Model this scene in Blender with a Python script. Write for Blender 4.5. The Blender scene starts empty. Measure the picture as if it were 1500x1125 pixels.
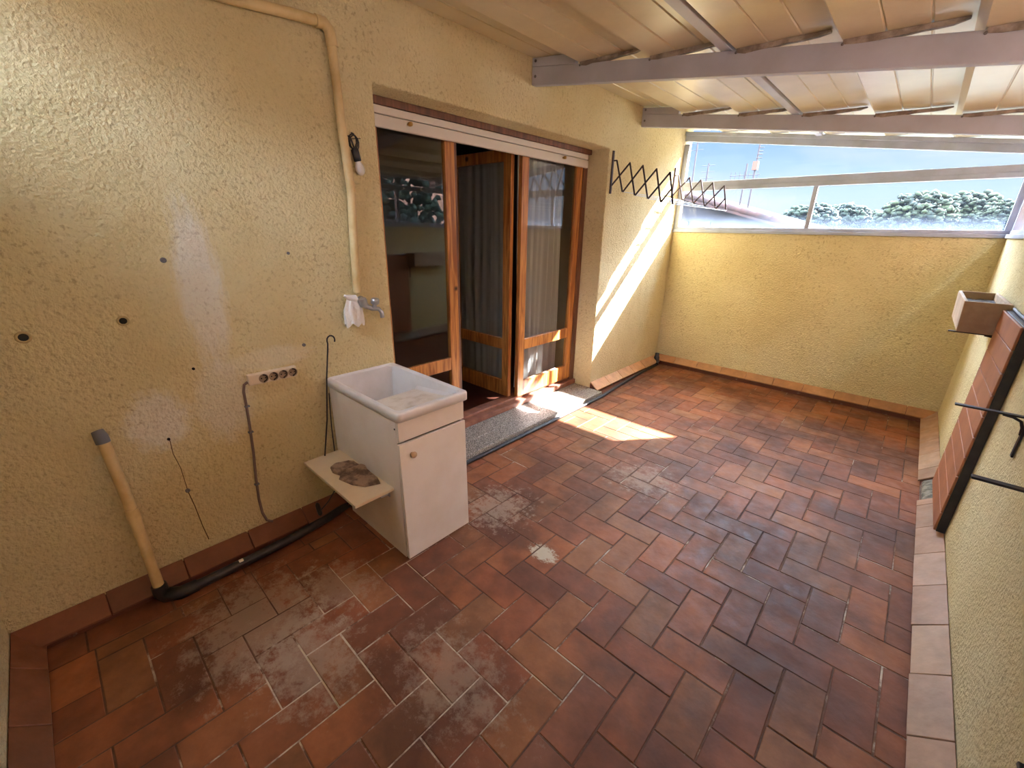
import bpy, bmesh, math, random
from mathutils import Vector, Matrix, noise as mnoise
random.seed(7)
S = bpy.context.scene
COL = S.collection
PI = math.pi

# ---------------------------------------------------------------- camera
YAW, PITCH, ROLL = 0.7402, -0.3508, 0.0184
FPX = 622.87
cf = Vector((-math.sin(YAW)*math.cos(PITCH), math.cos(YAW)*math.cos(PITCH), math.sin(PITCH)))
cr = Vector((math.cos(YAW), math.sin(YAW), 0)); cu = cr.cross(cf)
cr, cu = cr*math.cos(ROLL)+cu*math.sin(ROLL), cu*math.cos(ROLL)-cr*math.sin(ROLL)
cam_d = bpy.data.cameras.new('camera'); cam = bpy.data.objects.new('camera', cam_d); COL.objects.link(cam)
cam.matrix_world = Matrix(((cr.x, cu.x, -cf.x, 2.3093), (cr.y, cu.y, -cf.y, 0.427), (cr.z, cu.z, -cf.z, 1.662), (0, 0, 0, 1)))
cam_d.sensor_width = 36.0; cam_d.lens = FPX/1500*36.0; cam_d.clip_start = 0.02; cam_d.clip_end = 500
S.camera = cam

# ---------------------------------------------------------------- sky, sun, exposure
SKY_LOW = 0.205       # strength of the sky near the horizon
SKY_HIGH = 8.0      # upper sky out of view, boosted to fill the room with light
SUN = 14.0
S.view_settings.view_transform = 'Standard'; S.view_settings.look = 'None'
S.view_settings.gamma = 1.0; S.view_settings.use_curve_mapping = False
S.view_settings.exposure = 2.62

world = bpy.data.worlds.new('sky'); S.world = world; world.use_nodes = True
wt = world.node_tree; wt.nodes.clear()
def N(t, kind, **kw):
    n = t.nodes.new(kind)
    for k, v in kw.items():
        if k.startswith('i_'):
            key = k[2:]; n.inputs[int(key) if key.isdigit() else key.replace('_', ' ')].default_value = v
        else: setattr(n, k, v)
    return n
def ramp(t, stops, interp='LINEAR'):
    n = t.nodes.new('ShaderNodeValToRGB'); r = n.color_ramp; r.interpolation = interp
    while len(r.elements) < len(stops): r.elements.new(0.5)
    for e, (p, c) in zip(r.elements, stops):
        e.position = p; e.color = (c, c, c, 1) if not isinstance(c, tuple) else (c[0], c[1], c[2], 1)
    return n
tc = N(wt, 'ShaderNodeTexCoord'); sp = N(wt, 'ShaderNodeSeparateXYZ'); wt.links.new(tc.outputs['Generated'], sp.inputs[0])
sky = ramp(wt, [(0.0, (.60, .74, .93)), (.06, (.55, .72, .95)), (.16, (.34, .55, .93)), (.22, (.42, .60, .92)), (.42, (.56, .73, 1.0)), (1.0, (.56, .73, 1.0))])
wt.links.new(sp.outputs['Z'], sky.inputs[0])
mp = N(wt, 'ShaderNodeMapping'); mp.inputs['Scale'].default_value = (1.6, 1.6, 5.5); wt.links.new(tc.outputs['Generated'], mp.inputs[0])
cn = N(wt, 'ShaderNodeTexNoise', i_Scale=1.9, i_Detail=7.0, i_Roughness=.55); wt.links.new(mp.outputs[0], cn.inputs[0])
cm = ramp(wt, [(.45, 0.0), (.72, .75)]); wt.links.new(cn.outputs[0], cm.inputs[0])
mx = N(wt, 'ShaderNodeMixRGB'); mx.inputs[2].default_value = (.78, .84, .95, 1)
wt.links.new(cm.outputs[0], mx.inputs[0]); wt.links.new(sky.outputs[0], mx.inputs[1])
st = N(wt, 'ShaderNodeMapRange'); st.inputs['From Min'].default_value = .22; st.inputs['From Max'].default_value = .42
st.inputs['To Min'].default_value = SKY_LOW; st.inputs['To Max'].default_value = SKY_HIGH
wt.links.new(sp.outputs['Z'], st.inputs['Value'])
bg = N(wt, 'ShaderNodeBackground'); wo = N(wt, 'ShaderNodeOutputWorld')
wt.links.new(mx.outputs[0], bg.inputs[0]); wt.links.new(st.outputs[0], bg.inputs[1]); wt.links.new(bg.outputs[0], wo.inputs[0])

sd = bpy.data.lights.new('sun', 'SUN'); sd.energy = SUN; sd.angle = math.radians(.6); sd.color = (1, .98, 1.0)
so = bpy.data.objects.new('sun', sd); COL.objects.link(so)
so.rotation_euler = Vector((-.79, -1.0, -.85)).to_track_quat('-Z', 'Y').to_euler()

# ---------------------------------------------------------------- helpers
def srgb(r, g, b):
    f = lambda c: (c/255/12.92 if c/255 <= .04045 else ((c/255+.055)/1.055)**2.4)
    return (f(r), f(g), f(b))
def mat(name, color=(.8, .8, .8), rough=.6, metal=0.0, noise=None, bump=None, spec=.5):
    """noise=(scale, second colour, lo, hi); bump=(scale, strength, distance)"""
    m = bpy.data.materials.new(name); m.use_nodes = True; t = m.node_tree
    b = t.nodes['Principled BSDF']; b.inputs['Base Color'].default_value = (*color, 1)
    b.inputs['Roughness'].default_value = rough; b.inputs['Metallic'].default_value = metal
    b.inputs['Specular IOR Level'].default_value = spec
    c = N(t, 'ShaderNodeTexCoord')
    if noise:
        n = N(t, 'ShaderNodeTexNoise', i_Scale=noise[0], i_Detail=6.0, i_Roughness=.6); t.links.new(c.outputs['Object'], n.inputs[0])
        r = ramp(t, [(noise[2], 0.0), (noise[3], 1.0)]); t.links.new(n.outputs[0], r.inputs[0])
        x = N(t, 'ShaderNodeMixRGB'); x.inputs[1].default_value = (*color, 1); x.inputs[2].default_value = (*noise[1], 1)
        t.links.new(r.outputs[0], x.inputs[0]); t.links.new(x.outputs[0], b.inputs['Base Color'])
    if bump:
        n = N(t, 'ShaderNodeTexNoise', i_Scale=bump[0], i_Detail=5.0); t.links.new(c.outputs['Object'], n.inputs[0])
        p = N(t, 'ShaderNodeBump'); p.inputs['Strength'].default_value = bump[1]; p.inputs['Distance'].default_value = bump[2]
        t.links.new(n.outputs[0], p.inputs['Height']); t.links.new(p.outputs[0], b.inputs['Normal'])
    return m

class MB:
    def __init__(s): s.v = []; s.f = []; s.sm = []; s.c = []; s.col = (1, 1, 1)
    def add(s, vs, fs, smooth=False):
        o = len(s.v); s.v += [tuple(p) for p in vs]
        for f in fs: s.f.append(tuple(i+o for i in f)); s.sm.append(smooth); s.c.append(s.col)
    def box(s, x0, x1, y0, y1, z0, z1, M=None):
        v = [Vector((x, y, z)) for z in (z0, z1) for y in (y0, y1) for x in (x0, x1)]
        if M: v = [M @ p for p in v]
        s.add(v, [(0, 2, 3, 1), (4, 5, 7, 6), (0, 1, 5, 4), (2, 6, 7, 3), (0, 4, 6, 2), (1, 3, 7, 5)])
    def hexa(s, b, t):   # bottom quad, top quad (both ccw seen from above)
        s.add(list(b)+list(t), [(3, 2, 1, 0), (4, 5, 6, 7), (0, 1, 5, 4), (1, 2, 6, 5), (2, 3, 7, 6), (3, 0, 4, 7)])
    def bar(s, a, b, w, h, up=(0, 0, 1)):
        a = Vector(a); b = Vector(b); d = (b-a); L = d.length; d.normalize(); u = Vector(up)
        r = d.cross(u)
        if r.length < 1e-4: r = d.cross(Vector((0, 1, 0)))
        r.normalize(); u = r.cross(d)
        M = Matrix(((d.x, r.x, u.x, a.x), (d.y, r.y, u.y, a.y), (d.z, r.z, u.z, a.z), (0, 0, 0, 1)))
        s.box(0, L, -w/2, w/2, -h/2, h/2, M)
    def tube(s, pts, r, n=12, cap=True, smooth=True):
        pts = [Vector(p) for p in pts]; rs = r if isinstance(r, (list, tuple)) else [r]*len(pts)
        vs = []; prev = None
        for i, p in enumerate(pts):
            d = (pts[min(i+1, len(pts)-1)]-pts[max(i-1, 0)]).normalized()
            if prev is None:
                a = Vector((0, 0, 1)) if abs(d.z) < .9 else Vector((1, 0, 0)); x = d.cross(a).normalized()
            else: x = (prev-d*prev.dot(d)).normalized()
            prev = x; y = d.cross(x)
            for k in range(n):
                t = 2*PI*k/n; vs.append(p+(x*math.cos(t)+y*math.sin(t))*rs[i])
        fs = []
        for i in range(len(pts)-1):
            for k in range(n):
                k2 = (k+1) % n; fs.append((i*n+k, i*n+k2, (i+1)*n+k2, (i+1)*n+k))
        s.add(vs, fs, smooth)
        if cap: 
            m = (len(pts)-1)*n
            s.add([vs[k] for k in range(n)], [tuple(reversed(range(n)))]); s.add([vs[m+k] for k in range(n)], [tuple(range(n))])
    def lathe(s, prof, origin, axis=(0, 0, 1), n=20):
        pts = [Vector(origin)+Vector(axis).normalized()*h for _, h in prof]
        d = Vector(axis).normalized(); a = Vector((0, 0, 1)) if abs(d.z) < .9 else Vector((1, 0, 0))
        x = d.cross(a).normalized(); y = d.cross(x); vs = []
        for p, (r, _) in zip(pts, prof):
            for k in range(n):
                t = 2*PI*k/n; vs.append(p+(x*math.cos(t)+y*math.sin(t))*max(r, 1e-4))
        fs = []
        for i in range(len(prof)-1):
            for k in range(n):
                k2 = (k+1) % n; fs.append((i*n+k, i*n+k2, (i+1)*n+k2, (i+1)*n+k))
        s.add(vs, fs, True)
    def blob(s, c, r, sub=2, amp=.2, freq=2.0, sc=(1, 1, 1)):
        bm = bmesh.new(); bmesh.ops.create_icosphere(bm, subdivisions=sub, radius=1.0)
        vs = []
        for v in bm.verts:
            k = 1+amp*mnoise.noise(v.co*freq+Vector(c)*3.1)
            vs.append(Vector((c[0]+v.co.x*r*k*sc[0], c[1]+v.co.y*r*k*sc[1], c[2]+v.co.z*r*k*sc[2])))
        s.add(vs, [tuple(v.index for v in f.verts) for f in bm.faces], True); bm.free()
    def build(s, name, material=None, parent=None, bevel=0, seg=2, colattr=False, subsurf=0, recalc=True):
        me = bpy.data.meshes.new(name); me.from_pydata(s.v, [], s.f)
        me.polygons.foreach_set('use_smooth', s.sm)
        if colattr:
            at = me.color_attributes.new('tone', 'FLOAT_COLOR', 'CORNER'); i = 0
            for p, c in zip(me.polygons, s.c):
                for _ in p.loop_indices: at.data[i].color = (*c, 1); i += 1
        if recalc:
            bm = bmesh.new(); bm.from_mesh(me); bmesh.ops.recalc_face_normals(bm, faces=bm.faces); bm.to_mesh(me); bm.free()
        me.update()
        o = bpy.data.objects.new(name, me); COL.objects.link(o)
        if material: me.materials.append(material)
        if bevel:
            b = o.modifiers.new('bevel', 'BEVEL'); b.width = bevel; b.segments = seg; b.limit_method = 'ANGLE'
        if subsurf:
            b = o.modifiers.new('sub', 'SUBSURF'); b.levels = b.render_levels = subsurf
        if parent: attach(o, parent)
        return o
def attach(o, p):
    o.parent = p
    if p.type == 'EMPTY' or True:
        q = p; off = Vector((0, 0, 0))
        while q: off += q.location; q = q.parent
        o.location = o.location-off
    return o
def thing(name, label, cat, loc=(0, 0, 0), group=None):
    o = bpy.data.objects.new(name, None); o.empty_display_size = .05; COL.objects.link(o); o.location = loc
    o['label'] = label; o['category'] = cat
    if group: o['group'] = group
    return o
def tag(o, label, cat, group=None, kind=None):
    o['label'] = label; o['category'] = cat
    if group: o['group'] = group
    if kind: o['kind'] = kind
    return o
def struct(o, label=None, cat=None):
    o['kind'] = 'structure'
    if label: o['label'] = label
    if cat: o['category'] = cat
    return o
def sempty(name, label, cat, loc):
    return struct(thing(name, label, cat, loc))

# ---------------------------------------------------------------- materials
W, D = 2.78, 5.82
def stucco_mat():
    m = bpy.data.materials.new('ochre_stucco'); m.use_nodes = True; t = m.node_tree; b = t.nodes['Principled BSDF']
    b.inputs['Roughness'].default_value = .92; b.inputs['Specular IOR Level'].default_value = .15
    g = N(t, 'ShaderNodeNewGeometry'); P = g.outputs['Position']
    base = N(t, 'ShaderNodeMixRGB'); base.inputs[1].default_value = (*srgb(233, 219, 172), 1); base.inputs[2].default_value = (*srgb(224, 206, 155), 1)
    n1 = N(t, 'ShaderNodeTexNoise', i_Scale=1.3, i_Detail=4.0); t.links.new(P, n1.inputs[0])
    r1 = ramp(t, [(.38, 0.0), (.62, 1.0)]); t.links.new(n1.outputs[0], r1.inputs[0]); t.links.new(r1.outputs[0], base.inputs[0])
    # pale chalky patches where the paint is bleached: two spots on the wall by the door
    def patch(prev, cy, cz, ry, rz, amt):
        mp = N(t, 'ShaderNodeMapping'); mp.vector_type = 'TEXTURE'
        mp.inputs['Location'].default_value = (0, cy, cz); mp.inputs['Scale'].default_value = (.6, ry, rz); t.links.new(P, mp.inputs[0])
        nn = N(t, 'ShaderNodeTexNoise', i_Scale=2.5, i_Detail=6.0, i_Roughness=.7); t.links.new(mp.outputs[0], nn.inputs[0])
        ln = N(t, 'ShaderNodeVectorMath', operation='LENGTH'); t.links.new(mp.outputs[0], ln.inputs[0])
        ad = N(t, 'ShaderNodeMath', operation='MULTIPLY_ADD'); ad.inputs[1].default_value = 1.1; t.links.new(nn.outputs[0], ad.inputs[0]); t.links.new(ln.outputs['Value'], ad.inputs[2])
        rr = ramp(t, [(.75, amt), (1.0, 0.0)]); 
        mr = N(t, 'ShaderNodeMath', operation='MULTIPLY'); mr.inputs[1].default_value = .6; t.links.new(ad.outputs[0], mr.inputs[0]); t.links.new(mr.outputs[0], rr.inputs[0])
        mm = N(t, 'ShaderNodeMixRGB'); mm.inputs[2].default_value = (*srgb(240, 235, 218), 1)
        t.links.new(rr.outputs[0], mm.inputs[0]); t.links.new(prev, mm.inputs[1]); return mm.outputs[0]
    c = patch(base.outputs[0], .63, .83, .12, .14, .95)
    c = patch(c, .90, 1.38, .09, .36, .85)
    c = patch(c, .89, .86, .12, .22, .55)
    c = patch(c, 1.12, 1.02, .22, .06, .4)
    # fine dirt in the pits
    n3 = N(t, 'ShaderNodeTexNoise', i_Scale=46.0, i_Detail=8.0, i_Roughness=.62); t.links.new(P, n3.inputs[0])
    n4 = N(t, 'ShaderNodeTexNoise', i_Scale=3.2, i_Detail=3.0); t.links.new(P, n4.inputs[0])
    dm = ramp(t, [(.36, .42), (.46, 0.0)]); t.links.new(n3.outputs[0], dm.inputs[0])
    dn = ramp(t, [(.40, .25), (.66, 1.0)]); t.links.new(n4.outputs[0], dn.inputs[0])
    mu = N(t, 'ShaderNodeMath', operation='MULTIPLY'); t.links.new(dm.outputs[0], mu.inputs[0]); t.links.new(dn.outputs[0], mu.inputs[1])
    md = N(t, 'ShaderNodeMixRGB'); md.inputs[2].default_value = (*srgb(150, 116, 62), 1)
    t.links.new(mu.outputs[0], md.inputs[0]); t.links.new(c, md.inputs[1]); t.links.new(md.outputs[0], b.inputs['Base Color'])
    # bump
    n5 = N(t, 'ShaderNodeTexNoise', i_Scale=80.0, i_Detail=6.0, i_Roughness=.6); t.links.new(P, n5.inputs[0])
    n6 = N(t, 'ShaderNodeTexNoise', i_Scale=7.0, i_Detail=3.0); t.links.new(P, n6.inputs[0])
    v = N(t, 'ShaderNodeTexVoronoi', i_Scale=75.0); v.feature = 'SMOOTH_F1'; t.links.new(P, v.inputs['Vector'])
    a1 = N(t, 'ShaderNodeMath', operation='MULTIPLY_ADD'); a1.inputs[1].default_value = 1.4; t.links.new(n6.outputs[0], a1.inputs[0]); t.links.new(n5.outputs[0], a1.inputs[2])
    a2 = N(t, 'ShaderNodeMath', operation='MULTIPLY_ADD'); a2.inputs[1].default_value = .5; t.links.new(v.outputs['Distance'], a2.inputs[0]); t.links.new(a1.outputs[0], a2.inputs[2])
    p = N(t, 'ShaderNodeBump'); p.inputs['Strength'].default_value = 1.0; p.inputs['Distance'].default_value = .016
    t.links.new(a2.outputs[0], p.inputs['Height']); t.links.new(p.outputs[0], b.inputs['Normal'])
    return m
M_wall = stucco_mat()

def tile_mat(name, stains=True, rough=.5):
    m = bpy.data.materials.new(name); m.use_nodes = True; t = m.node_tree; b = t.nodes['Principled BSDF']
    b.inputs['Specular IOR Level'].default_value = .3
    g = N(t, 'ShaderNodeNewGeometry'); P = g.outputs['Position']
    a = N(t, 'ShaderNodeVertexColor'); a.layer_name = 'tone'
    n1 = N(t, 'ShaderNodeTexNoise', i_Scale=9.0, i_Detail=7.0, i_Roughness=.65); t.links.new(P, n1.inputs[0])
    r1 = ramp(t, [(.3, .78), (.7, 1.18)]); t.links.new(n1.outputs[0], r1.inputs[0])
    m1 = N(t, 'ShaderNodeMixRGB', blend_type='MULTIPLY'); m1.inputs[0].default_value = 1; t.links.new(a.outputs[0], m1.inputs[1]); t.links.new(r1.outputs[0], m1.inputs[2])
    out = m1.outputs[0]
    if stains:
        # dark grime
        n2 = N(t, 'ShaderNodeTexNoise', i_Scale=1.6, i_Detail=6.0, i_Roughness=.6); t.links.new(P, n2.inputs[0])
        r2 = ramp(t, [(.42, 0.0), (.62, .75)]); t.links.new(n2.outputs[0], r2.inputs[0])
        m2 = N(t, 'ShaderNodeMixRGB'); m2.inputs[2].default_value = (*srgb(72, 44, 32), 1)
        t.links.new(r2.outputs[0], m2.inputs[0]); t.links.new(out, m2.inputs[1]); out = m2.outputs[0]
        def spot(prev, cx, cy, rx, ry, amt, thr, sc=14.0, col=(176, 160, 140)):
            mp = N(t, 'ShaderNodeMapping'); mp.vector_type = 'TEXTURE'; mp.inputs['Location'].default_value = (cx, cy, 0); mp.inputs['Scale'].default_value = (rx, ry, 1)
            t.links.new(P, mp.inputs[0]); ln = N(t, 'ShaderNodeVectorMath', operation='LENGTH'); t.links.new(mp.outputs[0], ln.inputs[0])
            fa = ramp(t, [(.1, 1.0), (1.0, 0.0)]); t.links.new(ln.outputs['Value'], fa.inputs[0])
            nn = N(t, 'ShaderNodeTexNoise', i_Scale=sc, i_Detail=10.0, i_Roughness=.78); t.links.new(P, nn.inputs[0])
            sm = N(t, 'ShaderNodeMath', operation='MULTIPLY_ADD'); sm.inputs[1].default_value = .34; t.links.new(fa.outputs[0], sm.inputs[0]); t.links.new(nn.outputs[0], sm.inputs[2])
            rr = ramp(t, [(thr, 0.0), (thr+.13, amt)]); t.links.new(sm.outputs[0], rr.inputs[0])
            mu = N(t, 'ShaderNodeMath', operation='MULTIPLY'); t.links.new(rr.outputs[0], mu.inputs[0])
            f2 = ramp(t, [(.85, 1.0), (1.0, 0.0)]); t.links.new(ln.outputs['Value'], f2.inputs[0]); t.links.new(f2.outputs[0], mu.inputs[1])
            mm = N(t, 'ShaderNodeMixRGB'); mm.inputs[2].default_value = (*srgb(*col), 1); t.links.new(mu.outputs[0], mm.inputs[0]); t.links.new(prev, mm.inputs[1]); return mm.outputs[0]
        out = spot(out, .55, .72, .50, .42, .45, .62)
        out = spot(out, .85, .80, .45, .34, .42, .64)
        out = spot(out, .60, 1.05, .34, .28, .40, .65)
        out = spot(out, .72, 2.05, .42, .44, .45, .68, 22.0, (190, 172, 150))
        out = spot(out, 1.19, 1.93, .11, .07, .9, .55, 40.0, (196, 184, 160))
        out = spot(out, 1.25, 3.0, .50, .40, .35, .69, 18.0)
        out = spot(out, 1.35, 1.15, .60, .40, .35, .70, 16.0)
    t.links.new(out, b.inputs['Base Color'])
    n3 = N(t, 'ShaderNodeTexNoise', i_Scale=14.0, i_Detail=5.0); t.links.new(P, n3.inputs[0])
    r3 = ramp(t, [(.3, rough-.12), (.7, rough+.18)]); t.links.new(n3.outputs[0], r3.inputs[0]); t.links.new(r3.outputs[0], b.inputs['Roughness'])
    p = N(t, 'ShaderNodeBump'); p.inputs['Strength'].default_value = .35; p.inputs['Distance'].default_value = .004
    n4 = N(t, 'ShaderNodeTexNoise', i_Scale=30.0, i_Detail=6.0); t.links.new(P, n4.inputs[0])
    t.links.new(n4.outputs[0], p.inputs['Height']); t.links.new(p.outputs[0], b.inputs['Normal'])
    return m
M_floor = tile_mat('terracotta_floor', True, .58); M_skirt = tile_mat('terracotta_skirting', False, .45)

def grout_mat():
    m = bpy.data.materials.new('grout'); m.use_nodes = True; t = m.node_tree; b = t.nodes['Principled BSDF']; b.inputs['Roughness'].default_value = .95
    g = N(t, 'ShaderNodeNewGeometry'); n = N(t, 'ShaderNodeTexNoise', i_Scale=2.2, i_Detail=8.0, i_Roughness=.7); t.links.new(g.outputs['Position'], n.inputs[0])
    r = ramp(t, [(.40, srgb(70, 46, 36)), (.56, srgb(110, 78, 60)), (.64, srgb(196, 180, 160))]); 
    mp = N(t, 'ShaderNodeMapping'); mp.vector_type = 'TEXTURE'; mp.inputs['Location'].default_value = (1.15, 1.0, 0); mp.inputs['Scale'].default_value = (1.1, .9, 1); t.links.new(g.outputs['Position'], mp.inputs[0])
    ln = N(t, 'ShaderNodeVectorMath', operation='LENGTH'); t.links.new(mp.outputs[0], ln.inputs[0]); fa = ramp(t, [(.2, .13), (1.0, 0.0)]); t.links.new(ln.outputs['Value'], fa.inputs[0])
    ad = N(t, 'ShaderNodeMath', operation='ADD'); t.links.new(n.outputs[0], ad.inputs[0]); t.links.new(fa.outputs[0], ad.inputs[1])
    t.links.new(ad.outputs[0], r.inputs[0]); t.links.new(r.outputs[0], b.inputs['Base Color'])
    return m
M_grout = grout_mat()

def wood_mat(name, c1, c2, rough=.38):
    m = bpy.data.materials.new(name); m.use_nodes = True; t = m.node_tree; b = t.nodes['Principled BSDF']; b.inputs['Roughness'].default_value = rough
    c = N(t, 'ShaderNodeTexCoord'); mp = N(t, 'ShaderNodeMapping'); mp.inputs['Scale'].default_value = (26, 26, 2.2); t.links.new(c.outputs['Object'], mp.inputs[0])
    n = N(t, 'ShaderNodeTexNoise', i_Scale=1.0, i_Detail=6.0, i_Distortion=1.2); t.links.new(mp.outputs[0], n.inputs[0])
    r = ramp(t, [(.35, c1), (.62, c2)]); t.links.new(n.outputs[0], r.inputs[0])
    v = N(t, 'ShaderNodeTexVoronoi', i_Scale=3.2); t.links.new(c.outputs['Object'], v.inputs['Vector'])
    kr = ramp(t, [(.04, 1.0), (.09, 0.0)]); t.links.new(v.outputs['Distance'], kr.inputs[0])
    k = N(t, 'ShaderNodeMixRGB'); k.inputs[2].default_value = (.03, .012, .005, 1); t.links.new(kr.outputs[0], k.inputs[0]); t.links.new(r.outputs[0], k.inputs[1])
    t.links.new(k.outputs[0], b.inputs['Base Color']); return m
M_wood = wood_mat('varnished_pine', srgb(146, 84, 40), srgb(206, 142, 74))
M_wood_dark = wood_mat('weathered_pine', srgb(88, 56, 40), srgb(128, 84, 58), .5)

M_white_alu = mat('white_aluminium', srgb(176, 184, 202), .42, 0, (5, srgb(158, 164, 178), .4, .7))
M_beam = mat('painted_steel_beam', srgb(190, 192, 204), .5, 0, (3.5, srgb(174, 174, 182), .4, .75))
M_sheet = mat('cream_roof_sheet', srgb(218, 204, 170), .28, 0, (2.5, srgb(204, 188, 152), .4, .7), (5, .12, .02))
M_lip = mat('weathered_foam_edge', srgb(176, 164, 150), .8, 0, (14, srgb(130, 118, 106), .4, .6), (40, .5, .01))
M_lam = mat('white_laminate', srgb(232, 224, 212), .42, 0, (3, srgb(218, 206, 188), .45, .8))
M_lam_edge = mat('laminate_edge', srgb(176, 158, 130), .6)
M_basin = mat('white_plastic_basin', srgb(226, 224, 222), .3, 0, (4, srgb(206, 202, 196), .45, .75))
M_pipe = mat('cream_painted_pipe', srgb(214, 190, 138), .5, 0, (8, srgb(190, 160, 104), .4, .7), (30, .2, .005))
M_grey_pvc = mat('grey_pvc', srgb(104, 108, 116), .5)
M_black = mat('black_rubber', srgb(34, 32, 34), .45, 0, (20, srgb(52, 50, 50), .4, .7))
M_iron = mat('black_iron', srgb(44, 38, 40), .45, .3)
M_airer = mat('dark_bronze_metal', srgb(72, 58, 62), .45, .4)
M_line = mat('white_plastic_line', srgb(190, 194, 205), .4)
M_chrome = mat('dull_chrome', srgb(170, 172, 176), .3, .7)
M_cloth = mat('white_cloth', srgb(228, 224, 216), .9, 0, None, (60, .5, .01))
M_rag = mat('brown_grey_dirty_cloth', srgb(160, 132, 108), .95, 0, (16, srgb(104, 82, 66), .44, .60), (70, .9, .006))
M_strip = mat('beige_plastic', srgb(226, 208, 182), .45)
M_socket = mat('shaded_socket_plastic', srgb(150, 126, 100), .5)  # darker than the housing: recess shade is put into this colour
M_hole_shade = mat('dark_hole_and_shade', (.008, .007, .006), .9)  # holes and dark fixings, also the painted shade in the sockets
M_granite = None
def granite():
    m = bpy.data.materials.new('speckled_granite'); m.use_nodes = True; t = m.node_tree; b = t.nodes['Principled BSDF']; b.inputs['Roughness'].default_value = .35
    g = N(t, 'ShaderNodeNewGeometry'); n = N(t, 'ShaderNodeTexNoise', i_Scale=140.0, i_Detail=2.0); t.links.new(g.outputs['Position'], n.inputs[0])
    r = ramp(t, [(.40, srgb(70, 66, 60)), (.5, srgb(150, 142, 130)), (.62, srgb(196, 190, 178))]); t.links.new(n.outputs[0], r.inputs[0]); t.links.new(r.outputs[0], b.inputs['Base Color']); return m
M_granite = granite()
M_terra_pot = mat('aged_terracotta', srgb(190, 166, 136), .85, 0, (8, srgb(162, 136, 108), .35, .7), (25, .4, .006))
M_panel = mat('terracotta_slats', srgb(166, 106, 70), .6, 0, (5, srgb(146, 90, 58), .4, .7), (30, .2, .003))
M_soil = mat('dry_soil', srgb(92, 86, 84), .95, 0, (30, srgb(150, 148, 150), .55, .7), (30, 1, .02))
M_cement = mat('grey_cement', srgb(150, 144, 128), .95, 0, (30, srgb(100, 96, 84), .4, .6), (30, 1, .02))
M_brass = mat('brass', srgb(190, 150, 80), .35, .8)
M_slat = mat('cream_shutter_slat', srgb(214, 206, 192), .45)
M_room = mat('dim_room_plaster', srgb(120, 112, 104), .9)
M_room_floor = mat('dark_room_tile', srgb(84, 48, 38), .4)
M_bulb = mat('frosted_bulb_glass', srgb(216, 212, 204), .15)
M_screw = mat('grey_wall_plug', srgb(120, 116, 118), .5, .3)

def glass_mat(name, bloom=0.0, z0=0.0, z1=1.0, refl=1.0, tint=(1, 1, 1)):
    m = bpy.data.materials.new(name); m.use_nodes = True; t = m.node_tree; t.nodes.clear()
    o = N(t, 'ShaderNodeOutputMaterial'); tr = N(t, 'ShaderNodeBsdfTransparent'); tr.inputs[0].default_value = (*tint, 1)
    gl = N(t, 'ShaderNodeBsdfGlossy'); gl.inputs['Roughness'].default_value = .0
    fr = N(t, 'ShaderNodeFresnel'); fr.inputs[0].default_value = 1.5
    mu = N(t, 'ShaderNodeMath', operation='MULTIPLY'); mu.inputs[1].default_value = refl; gb = N(t, 'ShaderNodeNewGeometry'); ib = N(t, 'ShaderNodeMath', operation='SUBTRACT'); ib.inputs[0].default_value = 1.0; t.links.new(gb.outputs['Backfacing'], ib.inputs[1])
    mb = N(t, 'ShaderNodeMath', operation='MULTIPLY'); t.links.new(fr.outputs[0], mb.inputs[0]); t.links.new(ib.outputs[0], mb.inputs[1]); t.links.new(mb.outputs[0], mu.inputs[0])
    mx = N(t, 'ShaderNodeMixShader'); t.links.new(mu.outputs[0], mx.inputs[0]); t.links.new(tr.outputs[0], mx.inputs[1]); t.links.new(gl.outputs[0], mx.inputs[2])
    last = mx.outputs[0]
    if bloom:  # pale translucent gradient painted into the glass, strongest at the bottom
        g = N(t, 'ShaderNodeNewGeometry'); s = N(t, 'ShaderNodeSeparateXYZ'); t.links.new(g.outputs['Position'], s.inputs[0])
        r = N(t, 'ShaderNodeMapRange'); r.interpolation_type = 'SMOOTHSTEP'; r.inputs['From Min'].default_value = z0; r.inputs['From Max'].default_value = z1; r.inputs['To Min'].default_value = bloom; r.inputs['To Max'].default_value = .002
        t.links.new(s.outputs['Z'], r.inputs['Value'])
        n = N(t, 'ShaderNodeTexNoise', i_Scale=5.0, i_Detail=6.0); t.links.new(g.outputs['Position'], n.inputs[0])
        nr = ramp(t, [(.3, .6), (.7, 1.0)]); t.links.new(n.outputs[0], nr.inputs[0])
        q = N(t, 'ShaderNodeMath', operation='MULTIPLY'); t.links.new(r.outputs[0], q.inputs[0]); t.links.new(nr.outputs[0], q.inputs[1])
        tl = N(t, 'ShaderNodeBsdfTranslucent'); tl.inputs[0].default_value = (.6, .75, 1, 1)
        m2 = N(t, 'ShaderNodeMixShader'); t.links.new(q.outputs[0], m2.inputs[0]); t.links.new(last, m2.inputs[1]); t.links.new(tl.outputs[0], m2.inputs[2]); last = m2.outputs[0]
    t.links.new(last, o.inputs[0]); return m
M_glass = glass_mat('bloom_haze_window_glass', .03, 1.70, 1.86, .5)  # bloom above the sill is painted as a bluish haze on the panes
M_glass_door = glass_mat('door_glass', 0, 0, 1, 2.0, (.85, .86, .85))

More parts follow.
